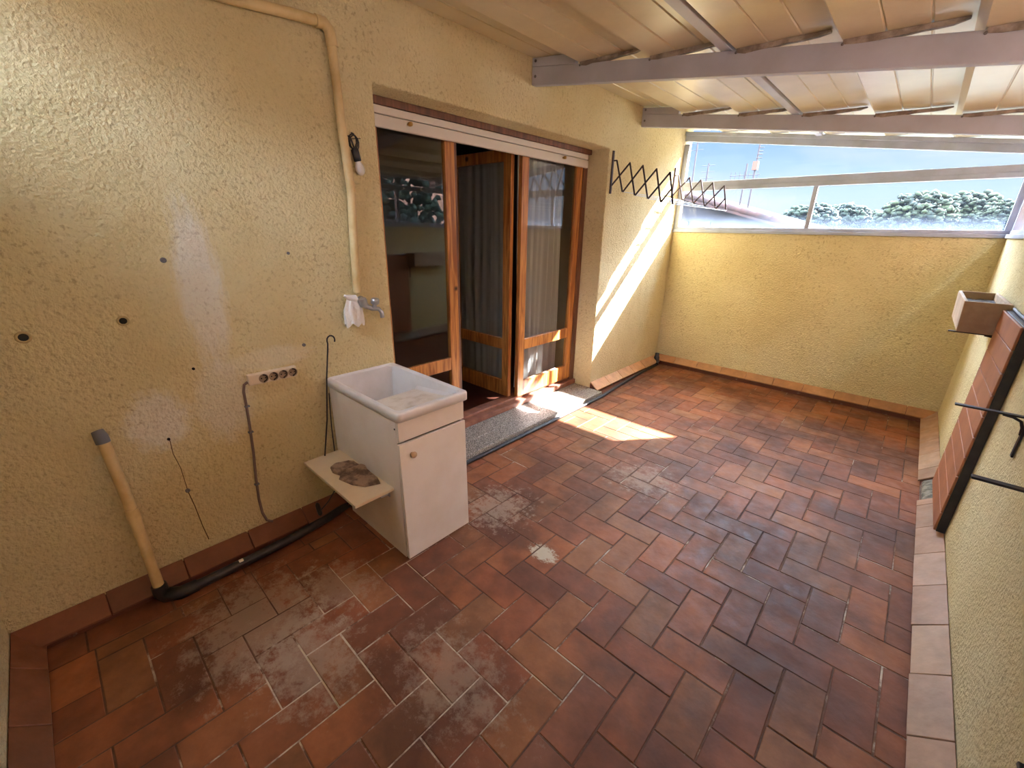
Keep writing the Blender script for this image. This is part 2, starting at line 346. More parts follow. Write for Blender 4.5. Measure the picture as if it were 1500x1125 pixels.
def sheer():
    m = bpy.data.materials.new('sheer_curtain'); m.use_nodes = True; t = m.node_tree; t.nodes.clear()
    o = N(t, 'ShaderNodeOutputMaterial'); d = N(t, 'ShaderNodeBsdfDiffuse'); d.inputs[0].default_value = (.78, .77, .76, 1)
    l = N(t, 'ShaderNodeBsdfTranslucent'); l.inputs[0].default_value = (.7, .7, .7, 1); a = N(t, 'ShaderNodeBsdfTransparent')
    m1 = N(t, 'ShaderNodeMixShader'); m1.inputs[0].default_value = .35; t.links.new(d.outputs[0], m1.inputs[1]); t.links.new(l.outputs[0], m1.inputs[2])
    m2 = N(t, 'ShaderNodeMixShader'); m2.inputs[0].default_value = .12; t.links.new(m1.outputs[0], m2.inputs[1]); t.links.new(a.outputs[0], m2.inputs[2])
    t.links.new(m2.outputs[0], o.inputs[0]); return m
M_curtain = sheer()

# ---------------------------------------------------------------- the setting: floor
def tone(base, var=.12):
    k = 1+random.uniform(-var, var); h = random.uniform(-.05, .05)
    return (base[0]*k*(1+h), base[1]*k, base[2]*k*(1-h))
TC = [srgb(148, 90, 58), srgb(138, 82, 54), srgb(146, 96, 62), srgb(130, 80, 56), srgb(156, 96, 60)]
def floor_tiles():
    f = MB(); U = .1455; X0, Y0 = .13, .065; g = .0028
    f2 = MB()
    def put(x0, x1, y0, y1):
        x0, x1 = max(x0, .0), min(x1, W); y0, y1 = max(y0, 0), min(y1, D)
        if x1-x0 < .02 or y1-y0 < .02: return
        gg = g*random.uniform(.55, 1.5); x0 += gg; x1 -= gg; y0 += gg; y1 -= gg
        f.col = tone(random.choice(TC), .08)
        ch = .0022; zz = random.uniform(-.0006, .0006); tx = random.uniform(-.003, .003); ty = random.uniform(-.003, .003)
        cx, cy = (x0+x1)/2, (y0+y1)/2; z = lambda x, y: zz+(x-cx)*tx+(y-cy)*ty
        t = [(x0+ch, y0+ch), (x1-ch, y0+ch), (x1-ch, y1-ch), (x0+ch, y1-ch)]; b = [(x0, y0), (x1, y0), (x1, y1), (x0, y1)]
        v = [(x, y, z(x, y)) for x, y in t]+[(x, y, z(x, y)-.002) for x, y in b]+[(x, y, -.012) for x, y in b]
        f.add(v, [(0, 1, 2, 3)]+[(4+i, 4+(i+1) % 4, (i+1) % 4, i) for i in range(4)]+[(8+i, 8+(i+1) % 4, 4+(i+1) % 4, 4+i) for i in range(4)])
    XB = .055+.1455
    y = -.1
    while y < D: put(XB-.1455, XB, y, y+.291); y += .291
    put_all = []
    for i in range(-3, 22):
        for j in range(-3, 44):
            c = (i-j+1) % 4; x = X0+i*U; yy = Y0+j*U
            if c == 0: q = (x, x+U, yy, yy+2*U)
            elif c == 1: q = (x, x+2*U, yy, yy+U)
            else: continue
            put_all.append(q)
    for x0, x1, y0, y1 in put_all:
        x0 = max(x0, XB)
        if x1-x0 > .02: put(x0, x1, y0, y1)
    o = f.build('floor', M_floor, None, colattr=True, recalc=False)
    b = MB(); b.box(0, W, 0, D, -.16, -.0022); b.build('grout_bed', M_grout, o)
    return struct(o, 'worn terracotta tile floor laid in herringbone', 'floor')
floor_tiles()

# walls -------------------------------------------------------------------
DY0, DY1, DZ = 1.84, 4.21, 2.36
def subdiv_wall(boxes, name, label, cat='wall', amp=.004):
    m = MB()
    if name == 'wall_left':
        pf = [(-.2, -.16), (DY0, -.16), (DY0, DZ), (DY1, DZ), (DY1, -.16), (D+.2, -.16), (D+.2, 3.3), (-.2, 3.3)]; n = len(pf)
        m.add([(0, y, z) for y, z in pf]+[(-.28, y, z) for y, z in pf], [tuple(range(n)), tuple(range(2*n-1, n-1, -1))]+[(i, n+i, n+(i+1) % n, (i+1) % n) for i in range(n)])
    else:
        for b in boxes: m.box(*b)
    o = m.build(name, M_wall, None, bevel=.010, seg=3)
    return struct(o, label, cat)
subdiv_wall([(-.28, 0, -.2, DY0, -.16, 3.3)], 'wall_left', 'rough ochre stucco wall with the glazed door')
subdiv_wall([(.0, W+.2, D, D+.2, -3, 1.655)], 'wall_far', 'low ochre stucco parapet under the far window')
subdiv_wall([(W, W+.2, -.2, D, -3, 1.655)], 'wall_right', 'low ochre stucco parapet along the right side')
subdiv_wall([(0, W+.2, -.2, 0, -.16, 2.33)], 'wall_near', 'ochre stucco wall at the near end')

# sloped skirting tiles ---------------------------------------------------
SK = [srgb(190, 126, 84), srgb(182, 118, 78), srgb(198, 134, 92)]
def skirting(name, a, b, inward, d, h, label, lift=.028, tl=.285, gap=None, tones=SK, start=0.0):
    m = MB(); a = Vector(a); b = Vector(b); L = (b-a).length; u = (b-a).normalized(); n = Vector(inward); th = .012
    s = start-tl if start > 0 else 0.0
    while s < L:
        s0, s1 = max(s, 0)+.002, min(s+tl, L)-.002; s += tl
        if s1-s0 < .02: continue
        if gap and s1 > gap[0] and s0 < gap[1]:
            if s0 < gap[0]-.03: s1 = gap[0]
            elif s1 > gap[1]+.03: s0 = gap[1]
            else: continue
        m.col = tone(random.choice(tones), .07)
        j = random.uniform(-.003, .003)
        def P(t, ww, z): return a+u*t+n*ww+Vector((0, 0, z))
        lo = [P(s0, d+j, lift), P(s1, d+j, lift), P(s1, .0, h-.004), P(s0, .0, h-.004)]
        hi = [p+Vector((0, 0, th))+n*.004 for p in lo]
        m.hexa(lo, hi)
    o = m.build(name, M_skirt, None, colattr=True, bevel=.002, seg=1)
    c = MB(); c.hexa([a+n*(d-.018)+Vector((0, 0, -.003)), b+n*(d-.018)+Vector((0, 0, -.003)), b+Vector((0, 0, -.003)), a+Vector((0, 0, -.003))],
                     [a+n*(d-.018)+Vector((0, 0, lift)), b+n*(d-.018)+Vector((0, 0, lift)), b+Vector((0, 0, h-.008)), a+Vector((0, 0, h-.008))])
    c.build('mortar_bed', M_skirt_bed, o)
    return struct(o, label, 'baseboard')
M_skirt_bed = mat('red_brown_mortar', srgb(104, 60, 44), .9, 0, (20, srgb(150, 138, 120), .6, .75), (30, .8, .01))
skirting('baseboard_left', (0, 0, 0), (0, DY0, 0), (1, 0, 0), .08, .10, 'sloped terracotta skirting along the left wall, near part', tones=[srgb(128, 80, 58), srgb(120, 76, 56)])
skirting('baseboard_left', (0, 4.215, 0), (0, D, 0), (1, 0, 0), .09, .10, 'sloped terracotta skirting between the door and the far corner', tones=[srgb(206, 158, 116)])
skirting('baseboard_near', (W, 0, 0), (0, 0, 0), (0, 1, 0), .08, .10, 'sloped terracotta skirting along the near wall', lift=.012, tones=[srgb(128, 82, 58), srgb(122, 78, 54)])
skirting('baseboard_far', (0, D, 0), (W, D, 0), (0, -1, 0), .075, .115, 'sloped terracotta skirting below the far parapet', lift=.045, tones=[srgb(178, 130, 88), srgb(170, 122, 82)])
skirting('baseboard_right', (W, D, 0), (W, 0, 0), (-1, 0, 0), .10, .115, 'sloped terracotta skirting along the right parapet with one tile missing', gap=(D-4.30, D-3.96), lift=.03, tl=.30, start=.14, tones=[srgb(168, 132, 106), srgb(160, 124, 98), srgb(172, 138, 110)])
m = MB(); m.hexa([(W-.085, 3.97, 0), (W, 3.97, 0), (W, 4.29, 0), (W-.085, 4.29, 0)], [(W-.078, 3.97, .052), (W, 3.97, .113), (W, 4.29, .113), (W-.078, 4.29, .052)])
struct(m.build('trim_1', M_cement, None, bevel=.01), 'rough grey cement where a skirting tile is missing', 'trim')

# ceiling: stepped roof sheets --------------------------------------------
SL = .137; zb = lambda x: 2.716-SL*x        # top of the beams
BEAMS = [3.10, 4.74]
XS = [-.28, .40, .885, 1.36, 1.815, 2.275, 2.735, 3.10]
def roof():
    m = MB(); th = .012
    bays = [(-.2, 3.13), (3.10, 4.77), (4.74, 6.10)]
    for bi, (y0, y1) in enumerate(bays):
        up = .006*bi
        for k in range(len(XS)-1):
            x0, x1 = XS[k], XS[k+1]
            if k == 0: a = 2.808; bz = 2.727; e = zb(x1)+.006
            else: a = zb(x0)+.006; bz = a-.012; e = zb(x1)+.006
            if k == len(XS)-2: e = bz-.01
            xs = x1-.035
            prof = [(x0, a+up)]
            w = xs-x0
            for q in (.36, .70):     # fine ribs pressed into the sheet
                xr = x0+w*q; zr = a+up+(bz-a)*q
                prof += [(xr-.006, zr), (xr-.002, zr+.006), (xr+.002, zr+.006), (xr+.006, zr)]
            prof += [(xs, bz+up), (x1, e+up)]
            n = len(prof)
            v = [(x, y, z) for y in (y0, y1) for x, z in prof]+[(x, y, z+th) for y in (y0, y1) for x, z in prof]
            fs = []
            for i in range(n-1):
                fs.append((i, n+i, n+i+1, i+1)); fs.append((2*n+i, 2*n+i+1, 3*n+i+1, 3*n+i))
                fs.append((i, i+1, 2*n+i+1, 2*n+i)); fs.append((n+i, 3*n+i, 3*n+i+1, n+i+1))
            fs += [(0, 2*n, 3*n, n), (n-1, 2*n-1, 4*n-1, 3*n-1)]
            m.add(v, fs)
    o = m.build('ceiling', M_sheet)
    for bi, y in enumerate((3.10, 4.74)):
        for k in range(1, len(XS)-1):
            x0, x1 = XS[k]+.005, XS[k+1]-.05; a = zb(x0)+.004
            l = MB(); q = 9; v = []
            for i in range(q+1):
                t = i/q; x = x0+(x1-x0)*t; hh = .028*(1-.45*t)*(1 if i not in (q,) else .35); zt = a-.012*t+.002
                dy = .004*mnoise.noise(Vector((x*9, y, 0)))
                zb0 = zt-hh+.006*mnoise.noise(Vector((x*11, y+5, 2)))
                if i == 0: zb0 = zt-.018
                v += [(x, y-.004+dy, zt), (x, y-.004+dy, zb0), (x, y+.022+dy, zb0), (x, y+.022+dy, zt)]
            fs = []
            for i in range(q):
                for c in range(4): fs.append((i*4+c, i*4+(c+1) % 4, (i+1)*4+(c+1) % 4, (i+1)*4+c))
            fs += [(0, 1, 2, 3), tuple(q*4+c for c in (3, 2, 1, 0))]
            l.add(v, fs); l.build('sheet_edge_strip', M_lip, o)
    return struct(o, 'cream ribbed roof sheets stepping down away from the house', 'ceiling')
roof()
def beam(y, label, y_h=.05):
    t = thing('roof_beam', label, 'beam', (0, y, 2.6))
    m = MB(); x1 = W+.12
    m.hexa([(0.002, y, zb(0)-.108), (x1, y, zb(x1)-.108), (x1, y+y_h, zb(x1)-.108), (.002, y+y_h, zb(0)-.108)],
           [(0.002, y, zb(0)), (x1, y, zb(x1)), (x1, y+y_h, zb(x1)), (.002, y+y_h, zb(0))])
    m.build('beam_bar', M_beam, t, bevel=.004)
    m = MB(); m.hexa([(.002, y+.001, zb(0)+.001), (.365, y+.001, zb(.365)+.001), (.365, y+.04, zb(.365)+.001), (.002, y+.04, zb(0)+.001)],
                     [(.002, y+.001, 2.768), (.365, y+.001, 2.725), (.365, y+.04, 2.725), (.002, y+.04, 2.768)])
    m.build('end_block', M_beam, t, bevel=.002)
    for (bx, bz) in ((.035, 2.745), (.035, 2.655)):
        m = MB(); m.lathe([(0, -.006), (.009, -.005), (.009, .0)], (bx, y-.001, bz), (0, 1, 0), 10); m.build('bolt', M_screw, t)
    for k in range(1, len(XS)-1):
        m = MB(); m.lathe([(0, -.005), (.006, -.004), (.006, .0)], (XS[k]+.005, y, zb(XS[k])-.012), (0, 1, 0), 8); m.build('bolt', M_screw, t)
    return t
beam(3.10, 'nearer white steel roof beam crossing from the house wall above the door')
beam(4.74, 'farther white steel roof beam, closer to the far window')
m = MB()
for (a, b_) in ((.0, 3.095), (3.155, 4.735), (4.795, D)):
    pass
m.box(1.285, 1.335, .0, 5.80, zb(1.335)+.008, zb(1.335)+.046)
tag(m.build('roof_batten', M_beam, None, bevel=.003), 'long square batten lying on both roof beams, under the sheets', 'batten')

# windows -----------------------------------------------------------------
def window_far():
    t = sempty('window_1', 'white aluminium window across the far end, above the parapet', 'window', (0, D, 1.66))
    y0, y1 = D+.005, D+.038
    m = MB(); m.box(0, W+.10, y0-.02, y1+.02, 1.655, 1.685); m.box(.0, W+.08, y0, y1, 1.685, 1.715); m.build('bottom_rail', M_white_alu, t, bevel=.003)
    m = MB(); m.box(0.002, .055, y0, y1, 1.715, 2.60); m.build('frame_post', M_white_alu, t, bevel=.003)
    m = MB(); m.box(W-.03, W+.10, y0, y1, 1.715, 2.34); m.build('frame_post', M_white_alu, t, bevel=.003)
    m = MB(); m.box(.055, W-.03, y0-.012, y1, 2.105, 2.145); m.box(.055, W-.03, y0, y1, 2.145, 2.20); m.build('middle_rail', M_white_alu, t, bevel=.003)
    m = MB(); m.box(1.36, 1.40, y0, y1, 1.715, 2.105); m.build('mullion', M_white_alu, t, bevel=.003)
    m = MB(); x1 = W+.1; q = lambda x, dz: 2.632-.1325*x+dz
    m.hexa([(.002, y0-.01, q(0, 0)), (x1, y0-.01, q(x1, 0)), (x1, y1, q(x1, 0)), (.002, y1, q(0, 0))], [(.002, y0-.01, q(0, .095)), (x1, y0-.01, q(x1, .095)), (x1, y1, q(x1, .095)), (.002, y1, q(0, .095))])
    m.hexa([(.002, y0-.03, q(0, .06)), (x1, y0-.03, q(x1, .06)), (x1, y0-.01, q(x1, .06)), (.002, y0-.01, q(0, .06))], [(.002, y0-.03, q(0, .095)), (x1, y0-.03, q(x1, .095)), (x1, y0-.01, q(x1, .095)), (.002, y0-.01, q(0, .095))])
    m.build('top_rail', M_white_alu, t, bevel=.003)
    yg = D+.02
    for (a, b_, z0, z1) in ((.055, 1.36, 1.715, 2.105), (1.40, W-.03, 1.715, 2.105)):
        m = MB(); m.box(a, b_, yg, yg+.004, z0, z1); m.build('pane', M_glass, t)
    m = MB(); a, b_ = .055, W-.03
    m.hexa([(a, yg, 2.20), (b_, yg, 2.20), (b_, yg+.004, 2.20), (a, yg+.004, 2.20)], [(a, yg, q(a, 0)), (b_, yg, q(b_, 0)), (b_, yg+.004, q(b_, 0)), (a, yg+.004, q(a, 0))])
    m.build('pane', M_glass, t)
window_far()
def window_right():
    t = sempty('window_2', 'white aluminium window along the right parapet', 'window', (W, 3, 1.66))
    x0, x1 = W+.005, W+.055; zt = zb(W)-.11
    m = MB(); m.box(x0-.02, x1+.02, 0, D, 1.655, 1.685); m.box(x0, x1, 0, D, 1.685, 1.715); m.build('bottom_rail', M_white_alu, t, bevel=.003)
    m = MB(); m.box(x0, x1, 0, D, 2.14, 2.20); m.build('middle_rail', M_white_alu, t, bevel=.003)
    m = MB(); m.box(x0, x1, 0, D, 2.30, zb(W)); m.build('top_rail', M_white_alu, t, bevel=.003)
    ys = [0.02, 1.36, 2.74, 4.10, D-.06]
    for y in ys: m = MB(); m.box(x0, x1, y-.02, y+.02, 1.715, 2.14); m.build('mullion', M_white_alu, t, bevel=.003)
    for a, b_ in zip(ys[:-1], ys[1:]):
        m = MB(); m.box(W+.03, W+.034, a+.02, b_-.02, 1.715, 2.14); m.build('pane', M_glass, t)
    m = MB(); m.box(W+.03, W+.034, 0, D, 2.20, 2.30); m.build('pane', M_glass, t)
window_right()

# door opening ------------------------------------------------------------
FX = -.25
def door():
    t = sempty('door_1', 'pine door frame with low reddish sill in the deep opening', 'door frame', (FX, 3.0, 0))
    m = MB(); m.box(FX-.07, FX+.03, 4.145, DY1, .05, 2.36); m.build('frame_post', M_wood_dark, t, bevel=.004)
    m = MB(); m.box(FX-.07, FX+.03, DY0, DY0+.06, .05, 2.36); m.build('frame_post', M_wood_dark, t, bevel=.004)
    m = MB(); m.box(FX-.07, FX+.03, DY0+.06, 4.145, 2.328, 2.36); m.build('head_rail', M_wood_dark, t, bevel=.004)
    m = MB(); m.box(FX-.06, FX-.0, 2.578, 2.612, .126, 2.27); m.build('mullion', M_wood_dark, t, bevel=.004)
    m = MB(); m.box(FX-.03, FX+.06, DY0, DY1, .05, .10); m.box(FX-.10, FX+.0, DY0, DY1, .10, .125); m.build('door_sill', M_sill, t, bevel=.006)
M_sill = mat('worn_reddish_sill', srgb(150, 100, 78), .6, 0, (9, srgb(110, 66, 50), .4, .7))
door()
def leaf(name, label, w, z0, z1, loc, rot, knob=None):
    """leaf in its own frame: along +Y width w, thickness in X"""
    t = sempty(name, label, 'door leaf', loc); t.rotation_euler = (0, 0, rot)
    def part(n, mt, *b, bev=.004):
        m = MB(); m.box(*b); o = m.build(n, mt, None, bevel=bev); o.parent = t; return o
    th = .02
    part('stile', M_wood, -th, th, 0, .085, z0, z1); part('stile', M_wood, -th, th, w-.085, w, z0, z1)
    part('bottom_rail', M_wood, -th+.001, th-.001, .085, w-.085, z0, z0+.15)
    part('middle_rail', M_wood, -th+.001, th-.001, .085, w-.085, .59, .69)
    part('top_rail', M_wood, -th+.001, th-.001, .085, w-.085, z1-.09, z1)
    part('pane', M_glass_door, -.002, .002, .085, w-.085, z0+.15, .59, bev=0)
    part('pane', M_glass_door, -.002, .002, .085, w-.085, .69, z1-.09, bev=0)
    if knob:
        m = MB(); m.box(.02, .03, w-.055, w-.03, 1.0, 1.16); m.tube([(.03, w-.042, 1.08), (.06, w-.042, 1.08), (.062, w-.12, 1.08)], .008, 8); o = m.build('handle', M_brass); o.parent = t
    return t
leaf('door_2', 'closed pine door leaf with dark glass reflecting the terrace, behind the sink', .675, .128, 2.325, (FX, DY0+.06, 0), 0)
leaf('door_3', 'pine door leaf swung open into the dark room', .78, .128, 2.265, (FX-.05, 3.245, 0), PI/2)
leaf('door_4', 'closed pine door leaf with pale curtain behind, at the right of the opening', .855, .128, 2.325, (FX, 3.285, 0), 0)

# granite step
m = MB(); m.box(FX-.06, .0, DY0, DY1, 0, .048); m.box(0, .165, DY0-.02, 4.20, -.002, .048)
struct(m.build('trim_2', M_granite, None, bevel=.006), 'speckled granite door step in front of the opening', 'step')
# shutter
sh = thing('roller_shutter', 'rolled up cream shutter showing two slats under the lintel', 'shutter', (-.2, 3.0, 2.2))
m = MB(); m.box(-.215, -.185, DY0+.01, DY1-.05, 2.203, 2.268); m.build('slat', M_slat, sh, bevel=.006)
m = MB(); m.box(-.212, -.188, DY0+.01, DY1-.05, 2.272, 2.315); m.build('slat', M_slat, sh, bevel=.006)
for y in (2.177, 3.76):
    m = MB(); m.lathe([(.001, .034), (.012, .032), (.013, .014), (.008, .012), (.008, 0)], (-.185, y, 2.245), (1, 0, 0), 14); m.build('stop_knob', M_brass, sh)
m = MB(); m.box(-.228, -.186, DY0, DY1, 2.318, 2.36); struct(m.build('trim_3', M_wood_dark, None, bevel=.004), 'dark wooden strip above the rolled shutter', 'trim')

# room behind the door
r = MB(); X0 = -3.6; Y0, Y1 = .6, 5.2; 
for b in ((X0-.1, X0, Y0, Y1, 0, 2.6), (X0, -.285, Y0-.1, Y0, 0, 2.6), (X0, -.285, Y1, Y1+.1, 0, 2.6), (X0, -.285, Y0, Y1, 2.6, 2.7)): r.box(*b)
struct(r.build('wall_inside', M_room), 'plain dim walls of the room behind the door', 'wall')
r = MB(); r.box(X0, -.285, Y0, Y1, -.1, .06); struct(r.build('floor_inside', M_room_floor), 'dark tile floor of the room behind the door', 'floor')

def curtain(label, a, b_, z0, z1, waves, amp, loc):
    m = MB(); a = Vector(a); b_ = Vector(b_); u = (b_-a); L = u.length; u.normalize(); n = Vector((-u.y, u.x, 0)); nu, nz = 110, 26; vs = []
    for k in range(nz+1):
        tz = k/nz; z = z0+(z1-z0)*tz
        for i in range(nu+1):
            s = i/nu; ph = s*waves*2*PI+.8*math.sin(s*5+1.3)+.25*math.sin(tz*3+s*9)
            off = amp*(math.sin(ph)+.35*math.sin(2.3*ph+1))*(1-.25*tz); p = a+u*(s*L+.012*math.sin(tz*5+s*7))+n*off
            vs.append((p.x, p.y, z))
    fs = [(k*(nu+1)+i, k*(nu+1)+i+1, (k+1)*(nu+1)+i+1, (k+1)*(nu+1)+i) for k in range(nz) for i in range(nu)]
    m.add(vs, fs, True); o = m.build('curtain', M_curtain, None, recalc=False); o.modifiers.new('solid', 'SOLIDIFY').thickness = .002
    return tag(o, label, 'curtain')
curtain('pale sheer curtain hanging behind the open door leaf, in shade', (-1.18, 3.36, 0), (-.42, 3.36, 0), .14, 2.24, 7, .022, 0)
curtain('pale sheer curtain hanging behind the right-hand closed door leaf', (-.36, 3.40, 0), (-.38, 4.03, 0), .16, 2.30, 6, .026, 0)

# ---------------------------------------------------------------- laundry sink
def sink():
    x1, y0, y1 = .700, 1.398, 1.806
    t = thing('laundry_sink', 'white laundry sink cabinet with deep washboard basin, against the ochre wall', 'sink', (.35, 1.6, 0))
    b = MB(); p = .010
    b.box(.10, x1-.018, y0, y0+p, .0, .804); b.box(.10, x1-.018, y1-p, y1, .0, .804); b.box(.10, .10+p, y0+p, y1-p, .10, .53); b.box(.10+p, x1-.03, y0+p, y1-p, .06, .076)
    b.box(.006, .10, y0, y0+p, .13, .804); b.box(.006, .10, y1-p, y1, .13, .804)
    b.build('cabinet_body', M_lam, t, bevel=.0015, seg=1)
    m = MB(); m.box(x1-.018, x1, y0+.001, y1-.001, .690, .804); m.build('fascia', M_lam, t, bevel=.002)
    d = MB(); Mx = Matrix.Translation((x1-.014, 0, .68)) @ Matrix.Rotation(math.radians(-1.2), 4, 'Y') @ Matrix.Translation((-(x1-.014), 0, -.68))
    d.box(x1-.014, x1+.004, y0-.003, y1+.004, .012, .678, Mx)
    do = d.build('door', M_lam, t, bevel=.002)
    k = MB(); k.lathe([(.0, .030), (.010, .029), (.016, .024), (.017, .018), (.011, .010), (.009, 0)], (x1+.003, 1.462, .612), (1, 0, 0), 18)
    k.build('knob', mat('worn_knob', srgb(178, 150, 118), .55), do)
    m = MB(); m.lathe([(0, -.002), (.005, -.0015), (.005, 0)], (.672, y0-.0005, .755), (0, 1, 0), 8); m.build('screw', M_hole_shade, t)
    # basin
    bx0, bx1, by0, by1, zt, zr = .004, .728, 1.384, 1.822, .852, .806
    def rr(x0, x1, y0, y1, r, z, n=6):
        o = []
        for (cx, cy, a0) in ((x1-r, y1-r, 0), (x0+r, y1-r, 90), (x0+r, y0+r, 180), (x1-r, y0+r, 270)):
            for i in range(n+1):
                a = math.radians(a0+90*i/n); o.append((cx+r*math.cos(a), cy+r*math.sin(a), z))
        return o
    rings = [rr(bx0+.008, bx1-.010, by0+.008, by1-.008, .020, zr-.003), rr(bx0, bx1, by0, by1, .028, zr), rr(bx0, bx1, by0, by1, .028, zt-.009),
             rr(bx0+.003, bx1-.003, by0+.003, by1-.003, .026, zt-.003), rr(bx0+.009, bx1-.009, by0+.009, by1-.009, .022, zt),
             rr(bx0+.022, bx1-.030, by0+.022, by1-.022, .026, zt), rr(bx0+.028, bx1-.038, by0+.028, by1-.028, .03, zt-.010)]
    n = len(rings[0]); v = [p for r_ in rings for p in r_]; f = []
    for i in range(len(rings)-1):
        for k_ in range(n): f.append((i*n+k_, i*n+(k_+1) % n, (i+1)*n+(k_+1) % n, (i+1)*n+k_))
    m = MB(); m.add(v, f, True)
    # walls, washboard ramp and floor of the tub: cross-sections along x
    ix0, ix1, iy0, iy1 = bx0+.028, bx1-.038, by0+.028, by1-.028; zr0 = zt-.010
    prof = [(ix0+.001, zr0-.001), (ix0+.004, zr0-.04), (ix0+.018, .60), (ix0+.045, .565), (.26, .555), (.285, .57), (.296, .70), (.300, .752), (.308, .760), (.50, .782), (ix1-.02, .806), (ix1-.006, .815), (ix1-.001, zr0-.001)]
    v = []
    for x, z in prof:
        dd = (zr0-z)*.07; c_ = min(.02, (zr0-z)*.5)
        v += [(x, iy0, zr0), (x, iy0+dd, z+c_), (x, iy0+dd+c_, z), (x, iy1-dd-c_, z), (x, iy1-dd, z+c_), (x, iy1, zr0)]
    q6 = len(prof)
    m.add(v, [(i*6+k_, i*6+k_+1, (i+1)*6+k_+1, (i+1)*6+k_) for i in range(q6-1) for k_ in range(5)], False)
    # rim fill between the rounded opening and the straight tub walls
    m.add([(ix0, iy0, zr0-.0005), (ix0+.032, iy0, zr0-.0005), (ix0, iy0+.032, zr0-.0005)], [(0, 1, 2)]); m.add([(ix1, iy0, zr0-.0005), (ix1-.032, iy0, zr0-.0005), (ix1, iy0+.032, zr0-.0005)], [(0, 1, 2)])
    m.add([(ix0, iy1, zr0-.0005), (ix0+.032, iy1, zr0-.0005), (ix0, iy1-.032, zr0-.0005)], [(0, 1, 2)]); m.add([(ix1, iy1, zr0-.0005), (ix1-.032, iy1, zr0-.0005), (ix1, iy1-.032, zr0-.0005)], [(0, 1, 2)])
    bo = m.build('basin', M_basin, t, recalc=False)
    m = MB(); q = 44; v = []
    for i in range(q+1):
        s = i/q; x = .302+(ix1-.010-.302)*s; z = .7585+(.8075-.7585)*s+(.0022 if i % 2 else .0002)
        v += [(x, iy0+.024, z+.001), (x, iy1-.024, z+.001)]
    m.add(v, [(2*i, 2*i+1, 2*i+3, 2*i+2) for i in range(q)]); m.build('washboard', mat('scuffed_washboard', srgb(222, 214, 202), .45, 0, (10, srgb(190, 174, 150), .45, .75)), bo)
    # side shelf
    m = MB(); m.box(.035, .615, 1.186, y0-.0005, .386, .402); so_ = m.build('side_shelf', mat('shelf_laminate', srgb(228, 212, 184), .5, 0, (3, srgb(210, 190, 158), .4, .8)), t, bevel=.0015)
    for x in (.10, .56):
        m = MB(); m.box(x, x+.006, y0-.05, y0-.001, .34, .386); m.box(x-.008, x+.014, y0-.005, y0-.0005, .33, .386); m.build('bracket', M_white_alu, so_)
    return t
sink()

# crumpled cloth on shelf
def rag():
    # a stiff folded cloth: an irregular outline, thick folds and a scrunched ridge on the sink side
    out = [(.535, 1.372), (.505, 1.300), (.440, 1.262), (.345, 1.240), (.315, 1.262), (.262, 1.246), (.196, 1.262), (.176, 1.300), (.210, 1.345), (.235, 1.382), (.330, 1.392), (.440, 1.392)]
    me = bpy.data.meshes.new('crumpled_cloth'); bm = bmesh.new(); nr, na = 26, 96; c = Vector((.355, 1.322)); rows = []
    for i in range(nr+1):
        s_ = i/nr; row = []
        for k in range(na):
            a = 2*PI*k/na; d = Vector((math.cos(a), math.sin(a))); best = .05
            for e in range(len(out)):
                p, q = Vector(out[e])-c, Vector(out[(e+1) % len(out)])-c; w = q-p; den = d.x*w.y-d.y*w.x
                if abs(den) > 1e-9:
                    tt = (p.x*w.y-p.y*w.x)/den; uu = (p.x*d.y-p.y*d.x)/den
                    if tt > 0 and -.001 <= uu <= 1.001: best = tt
            r_ = best*s_; x, y = c.x+d.x*r_, c.y+d.y*r_
            h = .006+.013*abs(mnoise.noise(Vector((x*13, y*16, 1.0))))+.008*abs(mnoise.noise(Vector((x*34, y*40, 4))))
            h += .020*math.exp(-((y-1.365)/.022)**2)*(.5+.5*math.sin(x*40))+.012*math.exp(-((x-.30-(y-1.3)*.6)/.012)**2)
            if s_ > .93: h *= (1-s_)/.07*.8+.2
            row.append(bm.verts.new((x, min(y, 1.392), .4035+max(h, .0025))))
        rows.append(row)
    for i in range(nr):
        for k in range(na):
            f = bm.faces.new((rows[i][k], rows[i][(k+1) % na], rows[i+1][(k+1) % na], rows[i+1][k])); f.smooth = True
    base = [bm.verts.new((v.co.x, v.co.y, .4030)) for v in rows[-1]]
    for k in range(na): bm.faces.new((rows[-1][k], rows[-1][(k+1) % na], base[(k+1) % na], base[k]))
    bmesh.ops.remove_doubles(bm, verts=rows[0], dist=1e-5); bmesh.ops.recalc_face_normals(bm, faces=bm.faces)
    bm.to_mesh(me); bm.free(); me.materials.append(M_rag); o = bpy.data.objects.new('crumpled_cloth', me); COL.objects.link(o)
    tag(o, 'dirty grey-brown crumpled cloth lying on the white side shelf', 'cloth')
rag()

# hooked rod standing on the shelf
m = MB(); pts = [(.052, 1.300, .404), (.046, 1.345, .62), (.040, 1.378, .86), (.034, 1.408, 1.02)]
c = Vector((.034, 1.432, 1.062)); pts += [(.034, 1.412, 1.05)]
for i in range(0, 9):
    a = PI-PI*1.15*i/8; pts.append((.034, c.y+.022*math.cos(a), c.z+.004+.026*math.sin(a)))
m.tube(pts, .0042, 8); tag(m.build('hooked_rod', M_iron), 'thin black metal rod with a hooked top leaning between wall and sink', 'rod')

